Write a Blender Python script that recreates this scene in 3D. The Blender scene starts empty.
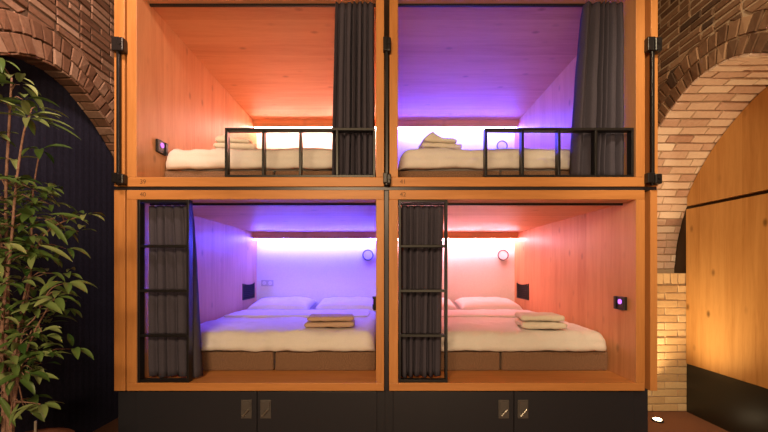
import bpy, bmesh, math, random
from mathutils import Vector, Matrix, noise
random.seed(7)
PI = math.pi
scene = bpy.context.scene
COL = scene.collection

# ------------------------------------------------------------------ measures
EYE = 1.45            # camera height
DIST = 2.6            # camera to the pods' front
FPX = 350.0
S = DIST / FPX        # metres per pixel on the pods' front plane
CX, CY = 385.0, 269.0
def X(px): return (px - CX) * S
def Z(py): return EYE + (CY - py) * S
def at(px, py, depth): return Vector(((px - CX) / FPX * depth, depth - DIST, EYE + (CY - py) / FPX * depth))

# ------------------------------------------------------------------ materials
def newmat(name):
    m = bpy.data.materials.new(name); m.use_nodes = True
    nt = m.node_tree
    return m, nt, nt.nodes['Principled BSDF']

def N(nt, kind, **kw):
    n = nt.nodes.new(kind)
    for k, v in kw.items():
        if k in n.inputs: n.inputs[k].default_value = v
        else: setattr(n, k, v)
    return n

def ramp(nt, stops):
    r = nt.nodes.new('ShaderNodeValToRGB')
    e = r.color_ramp.elements
    while len(e) < len(stops): e.new(0.5)
    for i, (p, c) in enumerate(stops):
        e[i].position = p; e[i].color = (*c, 1)
    return r

def plain(name, col, rough=0.5, metal=0.0, bump=0.0, bscale=60, var=0.0, spec=0.5, coat=0.0):
    m, nt, b = newmat(name)
    b.inputs['Roughness'].default_value = rough
    b.inputs['Metallic'].default_value = metal
    b.inputs['Specular IOR Level'].default_value = spec
    b.inputs['Coat Weight'].default_value = coat
    tc = N(nt, 'ShaderNodeTexCoord')
    nz = N(nt, 'ShaderNodeTexNoise', Scale=bscale, Detail=5.0)
    nt.links.new(tc.outputs['Object'], nz.inputs['Vector'])
    v = max(var, 0.03)
    r = ramp(nt, [(0.3, tuple(c * (1 - v) for c in col)), (0.7, tuple(min(1, c * (1 + v)) for c in col))])
    nt.links.new(nz.outputs['Fac'], r.inputs['Fac'])
    nt.links.new(r.outputs['Color'], b.inputs['Base Color'])
    if bump:
        bp = N(nt, 'ShaderNodeBump', Strength=bump, Distance=0.01)
        nt.links.new(nz.outputs['Fac'], bp.inputs['Height'])
        nt.links.new(bp.outputs['Normal'], b.inputs['Normal'])
    return m

def wood(name, axis, light, dark, stave=0.16, knots=0.5, rough=0.45, cross=None, spec=0.35, flat=None):
    """planed softwood; grain runs along `axis`, staves are split across `cross`"""
    m, nt, b = newmat(name)
    L = nt.links
    tc = N(nt, 'ShaderNodeTexCoord')
    sc = [14.0, 14.0, 14.0]; sc['xyz'.index(axis)] = 1.1
    mp = N(nt, 'ShaderNodeMapping'); mp.inputs['Scale'].default_value = sc
    L.new(tc.outputs['Object'], mp.inputs['Vector'])
    sep = N(nt, 'ShaderNodeSeparateXYZ'); L.new(tc.outputs['Object'], sep.inputs[0])
    cross = cross or {'x': 'y', 'y': 'x', 'z': 'y'}[axis]
    dv = N(nt, 'ShaderNodeMath', operation='DIVIDE'); dv.inputs[1].default_value = stave
    L.new(sep.outputs['XYZ'.index(cross.upper())], dv.inputs[0])
    fl = N(nt, 'ShaderNodeMath', operation='FLOOR'); L.new(dv.outputs[0], fl.inputs[0])
    wn = N(nt, 'ShaderNodeTexWhiteNoise', noise_dimensions='1D'); L.new(fl.outputs[0], wn.inputs['W'])
    off = N(nt, 'ShaderNodeVectorMath', operation='SCALE'); L.new(wn.outputs['Color'], off.inputs[0]); off.inputs['Scale'].default_value = 9.0
    add = N(nt, 'ShaderNodeVectorMath', operation='ADD'); L.new(mp.outputs[0], add.inputs[0]); L.new(off.outputs[0], add.inputs[1])
    n1 = N(nt, 'ShaderNodeTexNoise', Scale=1.0, Detail=6.0, Roughness=0.6, Distortion=0.6); L.new(add.outputs[0], n1.inputs['Vector'])
    n2 = N(nt, 'ShaderNodeTexNoise', Scale=7.0, Detail=3.0); L.new(add.outputs[0], n2.inputs['Vector'])
    mx = N(nt, 'ShaderNodeMath', operation='MULTIPLY_ADD'); mx.inputs[1].default_value = 0.30
    L.new(n2.outputs['Fac'], mx.inputs[0]); L.new(n1.outputs['Fac'], mx.inputs[2])
    m2 = N(nt, 'ShaderNodeMath', operation='MULTIPLY_ADD'); m2.inputs[1].default_value = 0.16
    L.new(wn.outputs['Value'], m2.inputs[0]); L.new(mx.outputs[0], m2.inputs[2])
    r = ramp(nt, [(0.42, dark), (0.62, tuple((a + c) / 2 for a, c in zip(light, dark))), (0.86, light)])
    L.new(m2.outputs[0], r.inputs['Fac'])
    # knots
    ks = [5.0, 5.0, 5.0]; ks['xyz'.index(axis)] = 2.6
    if flat: ks['xyz'.index(flat)] = 0.02
    mk = N(nt, 'ShaderNodeMapping'); mk.inputs['Scale'].default_value = ks; L.new(tc.outputs['Object'], mk.inputs['Vector'])
    if flat:    # knots lie in the plane of the board
        inpl = [c for c in 'xyz' if c != flat]; cr = [c for c in inpl if c != axis][0]
        mk.inputs['Scale'].default_value = [1, 1, 1]
        s2 = N(nt, 'ShaderNodeSeparateXYZ'); L.new(mk.outputs[0], s2.inputs[0])
        cb = N(nt, 'ShaderNodeCombineXYZ')
        for k, (c, f) in enumerate(((cr, 4.2), (axis, 2.3))):
            mm = N(nt, 'ShaderNodeMath', operation='MULTIPLY'); mm.inputs[1].default_value = f
            L.new(s2.outputs['xyz'.index(c)], mm.inputs[0]); L.new(mm.outputs[0], cb.inputs[k])
        vo = N(nt, 'ShaderNodeTexVoronoi', voronoi_dimensions='2D', Scale=1.0); L.new(cb.outputs[0], vo.inputs['Vector'])
    else:
        vo = N(nt, 'ShaderNodeTexVoronoi', Scale=1.0); L.new(mk.outputs[0], vo.inputs['Vector'])
    kr = ramp(nt, [(0.03, (1, 1, 1)), (0.10, (0, 0, 0))]); L.new(vo.outputs['Distance'], kr.inputs['Fac'])
    kf = N(nt, 'ShaderNodeMath', operation='MULTIPLY'); kf.inputs[1].default_value = knots; 
    pick = N(nt, 'ShaderNodeSeparateColor'); L.new(vo.outputs['Color'], pick.inputs[0])
    pk = ramp(nt, [(0.45, (0, 0, 0)), (0.9, (1, 1, 1))]); L.new(pick.outputs[0], pk.inputs['Fac'])
    km = N(nt, 'ShaderNodeMath', operation='MULTIPLY'); L.new(kr.outputs['Color'], km.inputs[0]); L.new(pk.outputs['Color'], km.inputs[1])
    L.new(km.outputs[0], kf.inputs[0])
    mix = N(nt, 'ShaderNodeMix', data_type='RGBA')
    L.new(kf.outputs[0], mix.inputs['Factor']); L.new(r.outputs['Color'], mix.inputs[6])
    mix.inputs[7].default_value = (*(c * 0.4 for c in dark), 1)
    L.new(mix.outputs[2], b.inputs['Base Color'])
    b.inputs['Roughness'].default_value = rough
    b.inputs['Specular IOR Level'].default_value = spec
    bp = N(nt, 'ShaderNodeBump', Strength=0.08, Distance=0.004); L.new(n2.outputs['Fac'], bp.inputs['Height'])
    L.new(bp.outputs['Normal'], b.inputs['Normal'])
    return m

def brickmat(name, stops, rough=0.85):
    m, nt, b = newmat(name); L = nt.links
    a = N(nt, 'ShaderNodeAttribute', attribute_name='tone')
    tc = N(nt, 'ShaderNodeTexCoord')
    nz = N(nt, 'ShaderNodeTexNoise', Scale=38.0, Detail=6.0, Roughness=0.7); L.new(tc.outputs['Object'], nz.inputs['Vector'])
    ma = N(nt, 'ShaderNodeMath', operation='MULTIPLY_ADD'); ma.inputs[1].default_value = 0.5
    L.new(nz.outputs['Fac'], ma.inputs[0]); L.new(a.outputs['Fac'], ma.inputs[2])
    sb = N(nt, 'ShaderNodeMath', operation='SUBTRACT'); L.new(ma.outputs[0], sb.inputs[0]); sb.inputs[1].default_value = 0.25
    r = ramp(nt, stops); L.new(sb.outputs[0], r.inputs['Fac'])
    L.new(r.outputs['Color'], b.inputs['Base Color'])
    b.inputs['Roughness'].default_value = rough
    bp = N(nt, 'ShaderNodeBump', Strength=0.5, Distance=0.008); L.new(nz.outputs['Fac'], bp.inputs['Height'])
    L.new(bp.outputs['Normal'], b.inputs['Normal'])
    return m

def emit(name, col, strength):
    m, nt, b = newmat(name)
    b.inputs['Base Color'].default_value = (*col, 1)
    b.inputs['Emission Color'].default_value = (*col, 1)
    b.inputs['Emission Strength'].default_value = strength
    return m

def fabric(name, col, weave=420, rough=0.9, var=0.12, bump=0.25, sheen=0.15):
    m, nt, b = newmat(name); L = nt.links
    tc = N(nt, 'ShaderNodeTexCoord')
    nz = N(nt, 'ShaderNodeTexNoise', Scale=weave * 0.35, Detail=3.0); L.new(tc.outputs['Object'], nz.inputs['Vector'])
    r = ramp(nt, [(0.3, tuple(c * (1 - var) for c in col)), (0.7, tuple(min(1, c * (1 + var)) for c in col))])
    L.new(nz.outputs['Fac'], r.inputs['Fac']); L.new(r.outputs['Color'], b.inputs['Base Color'])
    b.inputs['Roughness'].default_value = rough
    b.inputs['Sheen Weight'].default_value = sheen
    b.inputs['Specular IOR Level'].default_value = 0.2
    bp = N(nt, 'ShaderNodeBump', Strength=bump, Distance=0.003); L.new(nz.outputs['Fac'], bp.inputs['Height'])
    L.new(bp.outputs['Normal'], b.inputs['Normal'])
    return m

def leafmat():
    m, nt, b = newmat('leaf'); L = nt.links
    a = N(nt, 'ShaderNodeAttribute', attribute_name='tone')
    r = ramp(nt, [(0.0, (0.025, 0.075, 0.016)), (0.5, (0.105, 0.185, 0.05)), (1.0, (0.32, 0.39, 0.17))])
    L.new(a.outputs['Fac'], r.inputs['Fac']); L.new(r.outputs['Color'], b.inputs['Base Color'])
    b.inputs['Roughness'].default_value = 0.35
    return m

WL, WD = (0.64, 0.28, 0.092), (0.47, 0.185, 0.05)
IL, ID = (0.68, 0.355, 0.18), (0.54, 0.245, 0.11)
M = {
    'oak_x': wood('oak_lengthwise', 'x', WL, WD, cross='y', knots=0.35),
    'oak_in_x': wood('pale_oak_lengthwise', 'x', IL, ID, cross='y', knots=0.5, flat='z'),
    'oak_in_z': wood('pale_oak_upright', 'z', IL, ID, cross='y', knots=0.5, flat='x'),
    'oak_fr': wood('oak_front_lengthwise', 'x', WL, WD, cross='z', stave=5.0, knots=0.2),
    'oak_z': wood('oak_upright', 'z', WL, WD, cross='y', knots=0.35),
    'oak_post': wood('oak_upright_board', 'z', WL, WD, cross='x', stave=5.0, knots=0.2),
    'oak_panel': wood('oak_wall_panel', 'z', (0.56, 0.31, 0.105), (0.40, 0.19, 0.05), cross='y', stave=0.2, knots=0.9, rough=0.5, flat='x'),
    'white': plain('white_board', (0.80, 0.78, 0.76), 0.55),
    'black': plain('black_steel', (0.012, 0.011, 0.013), 0.38, spec=0.4),
    'steel': plain('dark_steel', (0.035, 0.032, 0.04), 0.35, metal=0.3),
    'locker': plain('black_laminate', (0.025, 0.026, 0.036), 0.42, bump=0.05, bscale=140, spec=0.4),
    'latch': plain('grey_latch_metal', (0.13, 0.12, 0.12), 0.45, metal=0.4),
    'lever': plain('bright_lever_metal', (0.5, 0.48, 0.44), 0.3, metal=0.8),
    'curtain': fabric('charcoal_curtain_cloth', (0.072, 0.065, 0.092), sheen=0.0),
    'linen': fabric('white_linen', (0.80, 0.77, 0.75), var=0.04, bump=0.1),
    'towel': fabric('white_towelling', (0.78, 0.72, 0.62), weave=800, var=0.08, bump=0.6),
    'towel_tan': fabric('tan_towelling', (0.55, 0.38, 0.27), weave=800, var=0.1, bump=0.6),
    'base': fabric('brown_woven_upholstery', (0.22, 0.128, 0.08), weave=330, var=0.38, bump=0.5),
    'ink': plain('dark_brown_ink', (0.16, 0.075, 0.03), 0.7),
    'ring': plain('grey_lamp_ring', (0.16, 0.14, 0.17), 0.4),
    'plastic': plain('white_plastic', (0.75, 0.74, 0.74), 0.35),
    'socket_grey': plain('light_grey_plastic', (0.50, 0.49, 0.50), 0.4),
    'net': plain('black_net', (0.015, 0.012, 0.014), 0.8),
    'mortar_dark': plain('dark_mortar', (0.12, 0.07, 0.048), 0.95, bump=0.4, bscale=90),
    'mortar_light': plain('pale_mortar', (0.42, 0.31, 0.21), 0.95, bump=0.4, bscale=90),
    'brick_dark': brickmat('brown_brick', [(0.05, (0.06, 0.03, 0.016)), (0.5, (0.16, 0.08, 0.04)), (0.95, (0.32, 0.19, 0.11))]),
    'brick_red': brickmat('red_brown_brick', [(0.05, (0.13, 0.058, 0.036)), (0.5, (0.25, 0.122, 0.08)), (0.95, (0.48, 0.31, 0.24))]),
    'brick_pink': brickmat('pale_pink_brick', [(0.05, (0.46, 0.27, 0.20)), (0.5, (0.66, 0.48, 0.38)), (0.95, (0.78, 0.65, 0.54))]),
    'brick_tan': brickmat('pale_yellow_brick', [(0.05, (0.44, 0.28, 0.14)), (0.5, (0.60, 0.42, 0.22)), (0.95, (0.72, 0.56, 0.34))]),
    'navy': plain('dark_navy_felt', (0.028, 0.028, 0.062), 0.85, bump=0.1, bscale=60, var=0.2, spec=0.2),
    'brown_board': plain('dark_brown_board', (0.05, 0.03, 0.015), 0.7),
    'carpet': plain('brown_carpet', (0.20, 0.085, 0.045), 0.9, bump=0.5, bscale=220, var=0.25),
    'plaster': plain('brown_plaster', (0.22, 0.15, 0.10), 0.9, bump=0.2, bscale=20),
    'kick': plain('black_gloss_board', (0.018, 0.016, 0.012), 0.36, spec=0.5),
    'pot': plain('terracotta_pot', (0.17, 0.06, 0.035), 0.7, bump=0.2, bscale=50, var=0.15),
    'soil': plain('potting_soil', (0.03, 0.02, 0.012), 0.95, bump=0.8, bscale=80, var=0.3),
    'bark': plain('pinkish_bark', (0.30, 0.17, 0.13), 0.85, bump=0.5, bscale=70, var=0.3),
    'stake': plain('grey_stake', (0.3, 0.26, 0.22), 0.7),
    'leaf': leafmat(),
    'glow': emit('violet_button_glow', (0.45, 0.16, 0.9), 1.3),
    'lamp_glow': emit('uplight_glow', (1.0, 0.78, 0.45), 40.0),
}

# ------------------------------------------------------------------ objects
def obj(name, bm, mats, parent=None, smooth=False):
    me = bpy.data.meshes.new(name)
    if isinstance(bm, bpy.types.Mesh): me = bm
    else:
        bmesh.ops.recalc_face_normals(bm, faces=bm.faces[:])
        bm.to_mesh(me); bm.free()
    o = bpy.data.objects.new(name, me); COL.objects.link(o)
    for m in (mats if isinstance(mats, (list, tuple)) else [mats]):
        me.materials.append(M[m] if isinstance(m, str) else m)
    if smooth:
        for p in me.polygons: p.use_smooth = True
    if parent is not None:
        o.parent = parent
    return o

def tag(o, label=None, cat=None, group=None, kind=None):
    if label: o['label'] = label
    if cat: o['category'] = cat
    if group: o['group'] = group
    if kind: o['kind'] = kind
    return o

def thing(name, loc, label, cat, group=None):
    o = bpy.data.objects.new(name, None); COL.objects.link(o)
    o.location = loc; o.empty_display_size = 0.05
    return tag(o, label, cat, group)

def box(bm, x0, x1, y0, y1, z0, z1, bev=0.0, mi=0):
    r = bmesh.ops.create_cube(bm, size=1.0)
    vs = r['verts']
    for v in vs:
        v.co = Vector(((x0 + x1) / 2 + v.co.x * (x1 - x0), (y0 + y1) / 2 + v.co.y * (y1 - y0), (z0 + z1) / 2 + v.co.z * (z1 - z0)))
    fs = {f for v in vs for f in v.link_faces}
    for f in fs: f.material_index = mi
    if bev:
        es = list({e for v in vs for e in v.link_edges})
        bmesh.ops.bevel(bm, geom=es, offset=bev, segments=2, affect='EDGES', profile=0.5)
    return vs

def front_faces(o, m):
    o.data.materials.append(M[m])
    for p in o.data.polygons:
        if p.normal.y < -0.7: p.material_index = 1

def boxobj(name, b, mat, parent=None, bev=0.003, o=(0, 0, 0)):
    bm = bmesh.new()
    box(bm, b[0] - o[0], b[1] - o[0], b[2] - o[1], b[3] - o[1], b[4] - o[2], b[5] - o[2], bev)
    return obj(name, bm, mat, parent)

def cyl(bm, p0, p1, r0, r1=None, seg=12, caps=True, mi=0):
    p0, p1 = Vector(p0), Vector(p1); r1 = r0 if r1 is None else r1
    d = (p1 - p0).normalized()
    a = d.orthogonal().normalized(); b = d.cross(a)
    A = [bm.verts.new(p0 + (a * math.cos(t) + b * math.sin(t)) * r0) for t in (2 * PI * k / seg for k in range(seg))]
    B = [bm.verts.new(p1 + (a * math.cos(t) + b * math.sin(t)) * r1) for t in (2 * PI * k / seg for k in range(seg))]
    for k in range(seg):
        f = bm.faces.new((A[k], A[(k + 1) % seg], B[(k + 1) % seg], B[k])); f.material_index = mi
    if caps:
        bm.faces.new(A[::-1]).material_index = mi; bm.faces.new(B).material_index = mi

def tube(bm, pts, rads, seg=8):
    rings = []
    for i, p in enumerate(pts):
        d = (pts[min(i + 1, len(pts) - 1)] - pts[max(i - 1, 0)]).normalized()
        a = d.cross(Vector((0.3, 1, 0.1))).normalized(); b = d.cross(a)
        rings.append([bm.verts.new(p + (a * math.cos(2 * PI * k / seg) + b * math.sin(2 * PI * k / seg)) * rads[i]) for k in range(seg)])
    for A, B in zip(rings, rings[1:]):
        for k in range(seg): bm.faces.new((A[k], A[(k + 1) % seg], B[(k + 1) % seg], B[k]))
    bm.faces.new(rings[0][::-1]); bm.faces.new(rings[-1])

def lathe(bm, prof, seg=32, c=(0, 0, 0)):
    rings = [[bm.verts.new((c[0] + r * math.cos(2 * PI * k / seg), c[1] + r * math.sin(2 * PI * k / seg), c[2] + z)) for k in range(seg)] for r, z in prof]
    for A, B in zip(rings, rings[1:]):
        for k in range(seg): bm.faces.new((A[k], A[(k + 1) % seg], B[(k + 1) % seg], B[k]))
    bm.faces.new(rings[0][::-1]); bm.faces.new(rings[-1])

def rsamples(h, r, n):
    e = [h - r + r * math.sin(t * PI / 2 / 5) for t in range(6)]
    mid = [-(h - r) + 2 * (h - r) * k / n for k in range(1, n)]
    return [-v for v in e[::-1]] + mid + e

def softbox(bm, c, size, r, div=(24, 16, 4), disp=None):
    """box with fully rounded edges; disp(point, normal) -> offset along the normal"""
    h = [s / 2 for s in size]
    r = [min(q, hh * 0.999) for q, hh in zip((r if isinstance(r, (tuple, list)) else (r, r, r)), h)]
    sm = [rsamples(h[i], r[i], div[i]) for i in range(3)]
    verts = {}
    def put(p):
        q = Vector([max(-(h[i] - r[i]), min(h[i] - r[i], p[i])) for i in range(3)])
        e = Vector([(p[i] - q[i]) / r[i] for i in range(3)])
        n = e.normalized() if e.length > 1e-9 else Vector((0, 0, 1))
        co = Vector([q[i] + n[i] * r[i] for i in range(3)])
        key = tuple(round(v, 5) for v in p)
        if key not in verts:
            co = Vector(c) + co
            if disp: co = co + disp(co, n)
            verts[key] = bm.verts.new(co)
        return verts[key]
    for ax in range(3):
        a, b = [i for i in range(3) if i != ax]
        for sgn in (-1, 1):
            for i in range(len(sm[a]) - 1):
                for j in range(len(sm[b]) - 1):
                    q = []
                    for (u, v) in ((i, j), (i + 1, j), (i + 1, j + 1), (i, j + 1)):
                        p = [0, 0, 0]; p[ax] = sgn * h[ax]; p[a] = sm[a][u]; p[b] = sm[b][v]
                        q.append(put(p))
                    if len(set(q)) == 4:
                        try: bm.faces.new(q)
                        except ValueError: pass

def fbm(p, s, o=0.0): return noise.fractal(Vector((p[0] * s + o, p[1] * s - o, p[2] * s + 3 * o)), 0.6, 2.0, 3)

# ------------------------------------------------------------------ camera
cam = bpy.data.cameras.new('camera'); camo = bpy.data.objects.new('camera', cam); COL.objects.link(camo)
camo.location = (0, -DIST, EYE); camo.rotation_euler = (PI / 2, 0, 0)
cam.sensor_width = 36; cam.lens = FPX / 768 * 36
cam.shift_x = -1 / 768; cam.shift_y = 53 / 768
cam.clip_start = 0.02
scene.camera = camo

# ------------------------------------------------------------------ sleeping pods
T = 0.0705
BACK = 2.44
podspec = {   # outer x0,x1 / inner x0,x1 / outer z0,z1 / inner z0,z1
    '39': ((127, 384), (136.5, 376), (Z(186.5), Z(-20)), (Z(177), Z(-11)), (1.0, 0.46, 0.37), 125, 'orange-lit oak sleeping pod numbered 39, over the violet-lit pod 40'),
    '41': ((389.5, 645), (398, 636), (Z(186.5), Z(-20)), (Z(177), Z(-11)), (0.075, 0.065, 1.0), 400, 'violet-lit oak sleeping pod numbered 41, over the pink-lit pod 42'),
    '40': ((126.5, 384), (136.5, 376), (Z(391), Z(190)), (Z(383), Z(199.5)), (0.070, 0.068, 1.0), 330, 'violet-lit oak sleeping pod numbered 40, with two violet-tinted pillows'),
    '42': ((389, 645), (398, 636), (Z(391), Z(190)), (Z(383), Z(199.5)), (1.0, 0.43, 0.54), 108, 'pink-lit oak sleeping pod numbered 42, above the right-hand pair of lockers'),
}
PODS = {}
for num, (ox, ix, oz, iz, lc, ls, lab) in podspec.items():
    x0, x1, a, b = X(ox[0]), X(ox[1]), X(ix[0]), X(ix[1])
    o = (0.5 * (x0 + x1), 0, oz[0])
    t = thing('sleeping_pod', o, lab, 'sleeping pod', 'sleeping pods stacked two by two')
    boxobj('floor_panel', (x0, x1, 0, BACK, oz[0], iz[0]), 'oak_fr', t, 0.004, o)
    front_faces(boxobj('ceiling_panel', (x0, x1, 0, BACK, iz[1], oz[1]), 'oak_in_x', t, 0.004, o), 'oak_fr')
    for (u, v) in ((x0, a), (b, x1)):
        front_faces(boxobj('side_panel', (u, v, 0.0, BACK, iz[0], iz[1]), 'oak_in_z', t, 0.002, o), 'oak_post')
    tag(boxobj('back_panel', (x0, x1, BACK, BACK + 0.03, oz[0], oz[1]), 'white', t, 0.0, o), 'white back panel')
    boxobj('light_valance', (a, b, 2.295, 2.311, iz[1] - 0.092, iz[1]), 'oak_in_x', t, 0.002, o)
    led = emit('led_' + num, lc, ls)
    boxobj('light_strip', (a + 0.01, b - 0.01, 2.314, 2.334, iz[1] - 0.108, iz[1] - 0.085), led, t, 0.0, o)
    boxobj('strip_holder', (a + 0.005, b - 0.005, 2.312, 2.345, iz[1] - 0.084, iz[1]), 'white', t, 0.0, o)
    boxobj('curtain_track', (a + 0.001, b - 0.001, 0.142, 0.158, iz[1] - 0.017, iz[1] - 0.0005), 'black', t, 0.0, o)
    cu = bpy.data.curves.new('number', 'FONT'); cu.body = num; cu.size = 0.046; cu.extrude = 0.0006; cu.align_x = 'CENTER'; cu.align_y = 'CENTER'
    tmp = bpy.data.objects.new('tmp', cu); COL.objects.link(tmp)
    bpy.context.view_layer.update()
    me = bpy.data.meshes.new_from_object(tmp.evaluated_get(bpy.context.evaluated_depsgraph_get()))
    bpy.data.objects.remove(tmp)
    me.materials.clear()
    n = obj('number', me, 'ink', t)
    px = 143 if num in ('39', '40') else 403
    py = 181.8 if num in ('39', '41') else 194.6
    n.rotation_euler = (PI / 2, 0, 0); n.location = (X(px) - o[0], -0.0006, Z(py) - o[2])
    tag(n, 'engraved number ' + num)
    PODS[num] = dict(a=a, b=b, z0=iz[0], z1=iz[1])

# steel beam between the rows
tag(boxobj('steel_beam', (X(114), X(658), 0.012, 2.40, Z(190), Z(186.5)), 'steel', None, 0.002), 'dark steel beam running between the upper and lower pods', 'beam')

# end boards
for (p0, p1, za, zb, lab) in (
    (114, 124.5, Z(186.4), Z(-20), 'oak end board left of pod 39, behind a black pole'),
    (114, 125, Z(391), Z(190), 'oak end board left of pod 40, beside the dark niche'),
    (651, 658, Z(186.4), Z(-20), 'oak end board right of pod 41, in front of the dark brick arch'),
    (650.5, 657.5, Z(391), Z(190), 'oak end board right of pod 42, beside the pale brick pier')):
    tag(boxobj('end_board', (X(p0), X(p1), 0, 2.40, za, zb), 'oak_post', None, 0.003), lab, 'board', 'oak boards closing the ends of the pod stack')

# poles with clamps in the upper gaps
for (pr, c0, c1, lab) in ((120.8, 115.5, 128.2, 'black steel pole with two clamps at the end left of pod 39'),
                          (386.8, 383.2, 391.0, 'black steel pole with two clamps in the gap between pods 39 and 41'),
                          (650.2, 644.0, 657.0, 'black steel pole with two clamps at the end right of pod 41')):
    o = (X(pr), -0.02, Z(186))
    t = thing('clamp_pole', o, lab, 'pole', 'black poles clamped between the upper pods')
    bm = bmesh.new(); w = 0.011
    box(bm, -w, w, -0.012, 0.012, 0.0, Z(42) - Z(186), 0.003)
    obj('pole', bm, 'black', t)
    for (ya, yb) in ((55, 40), (185.5, 174)):
        bm = bmesh.new()
        za, zb = Z(ya) - o[2], Z(yb) - o[2]
        xa, xb = X(c0) - o[0], X(c1) - o[0]; mid = (xa + xb) / 2
        box(bm, xa, mid + 0.006, -0.022, 0.019, za + 0.012, zb, 0.004)
        box(bm, mid - 0.004, xb, -0.034, 0.019, za, zb - 0.01, 0.009)
        cyl(bm, ((mid + xb) / 2, -0.04, (za + zb) / 2), ((mid + xb) / 2, -0.03, (za + zb) / 2), 0.012, seg=6)
        obj('clamp', bm, 'black', t)
tag(boxobj('divider_strip', (X(384.4), X(388.7), 0.02, 0.06, Z(391), Z(190)), 'steel', None, 0.002), 'dark steel strip in the gap between pods 40 and 42', 'strip')

# lockers
for (e0, e1, d0, dm, d1, lab) in ((114, 385, 134, 256, 377, 'black laminate locker pair under pod 40'), (385, 652, 393, 515, 636, 'black laminate locker pair under pod 42')):
    o = (X((e0 + e1) / 2), 0.04, 0)
    t = thing('locker', o, lab, 'locker', 'black lockers under the lower pods')
    boxobj('carcass', (X(e0), X(e1), 0.04, 2.40, 0, Z(391)), 'locker', t, 0.002, o)
    for (q0, q1, lx) in ((d0, dm, dm - 10.5), (dm, d1, dm + 8.8)):
        d = boxobj('door', (X(q0) + 0.003, X(q1) - 0.003, 0.020, 0.039, 0.06, Z(391) - 0.012), 'locker', t, 0.002, o)
        bm = bmesh.new()
        cx, cz = X(lx) - o[0], Z(410) - o[2]; y = 0.020 - o[1]
        box(bm, cx - 0.040, cx + 0.040, y - 0.007, y, cz - 0.070, cz + 0.070, 0.003)
        box(bm, cx - 0.031, cx + 0.031, y - 0.014, y - 0.006, cz - 0.010, cz + 0.060, 0.003)
        n0 = len(bm.verts)
        bm.verts.ensure_lookup_table()
        cyl(bm, (cx - 0.022, y - 0.022, cz - 0.046), (cx + 0.022, y - 0.022, cz + 0.004), 0.006, seg=10, mi=1)
        cyl(bm, (cx - 0.018, y - 0.022, cz - 0.042), (cx - 0.018, y - 0.004, cz - 0.042), 0.009, seg=10, mi=1)
        tag(obj('latch', bm, ['latch', 'lever'], d), 'grey metal latch')

# ------------------------------------------------------------------ ladders and guard rails
def ladder(p0, p1, lab):
    o = (X((p0 + p1) / 2), 0.0, Z(383))
    t = thing('ladder', o, lab, 'ladder', 'black ladder frames fixed in the lower pods')
    za, zb = 0.0005, Z(199.6) - o[2]
    xa, xb = X(p0) - o[0], X(p1) - o[0]; w = 0.018; y0, y1 = 0.004, 0.058
    for (u, v) in ((xa, xa + w), (xb - w, xb)):
        bm = bmesh.new(); box(bm, u, v, y0, y1, za, zb, 0.002); obj('post', bm, 'black', t)
    for py, h in ((201, 0.016), (246, 0.020), (291, 0.020), (336, 0.020), (381.5, 0.020)):
        z = Z(py) - o[2]
        bm = bmesh.new(); box(bm, xa + w, xb - w, y0 + 0.004, y1 - 0.004, max(za, z - h / 2), min(zb, z + h / 2), 0.002)
        obj('rung', bm, 'black', t)
ladder(137.0, 188.5, 'black steel ladder frame before the curtain of violet pod 40')
ladder(398.6, 447.8, 'black steel ladder frame before the curtain of pink pod 42')

def guard(p0, p1, lab):
    o = (X((p0 + p1) / 2), 0.0, Z(177))
    t = thing('guard_rail', o, lab, 'guard rail', 'black guard rails on the upper pods')
    xa, xb = X(p0) - o[0], X(p1) - o[0]; w = 0.018; y0, y1 = 0.006, 0.058
    top = Z(127.3) - o[2]
    bm = bmesh.new(); box(bm, xa, xb, y0, y1, top - 0.020, top, 0.002); obj('top_bar', bm, 'black', t)
    bm = bmesh.new(); box(bm, xa, xb, y0, y1, 0.0005, 0.018, 0.002); obj('bottom_bar', bm, 'black', t)
    for k in range(5):
        x = xa + w / 2 + (xb - xa - w) * k / 4
        bm = bmesh.new(); box(bm, x - w / 2, x + w / 2, y0, y1, 0.018, top - 0.020, 0.002); obj('post', bm, 'black', t)
guard(224.3, 375.3, 'black guard rail across the front of orange pod 39')
guard(485.3, 634.6, 'black guard rail across the front of upper violet pod 41')

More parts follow.
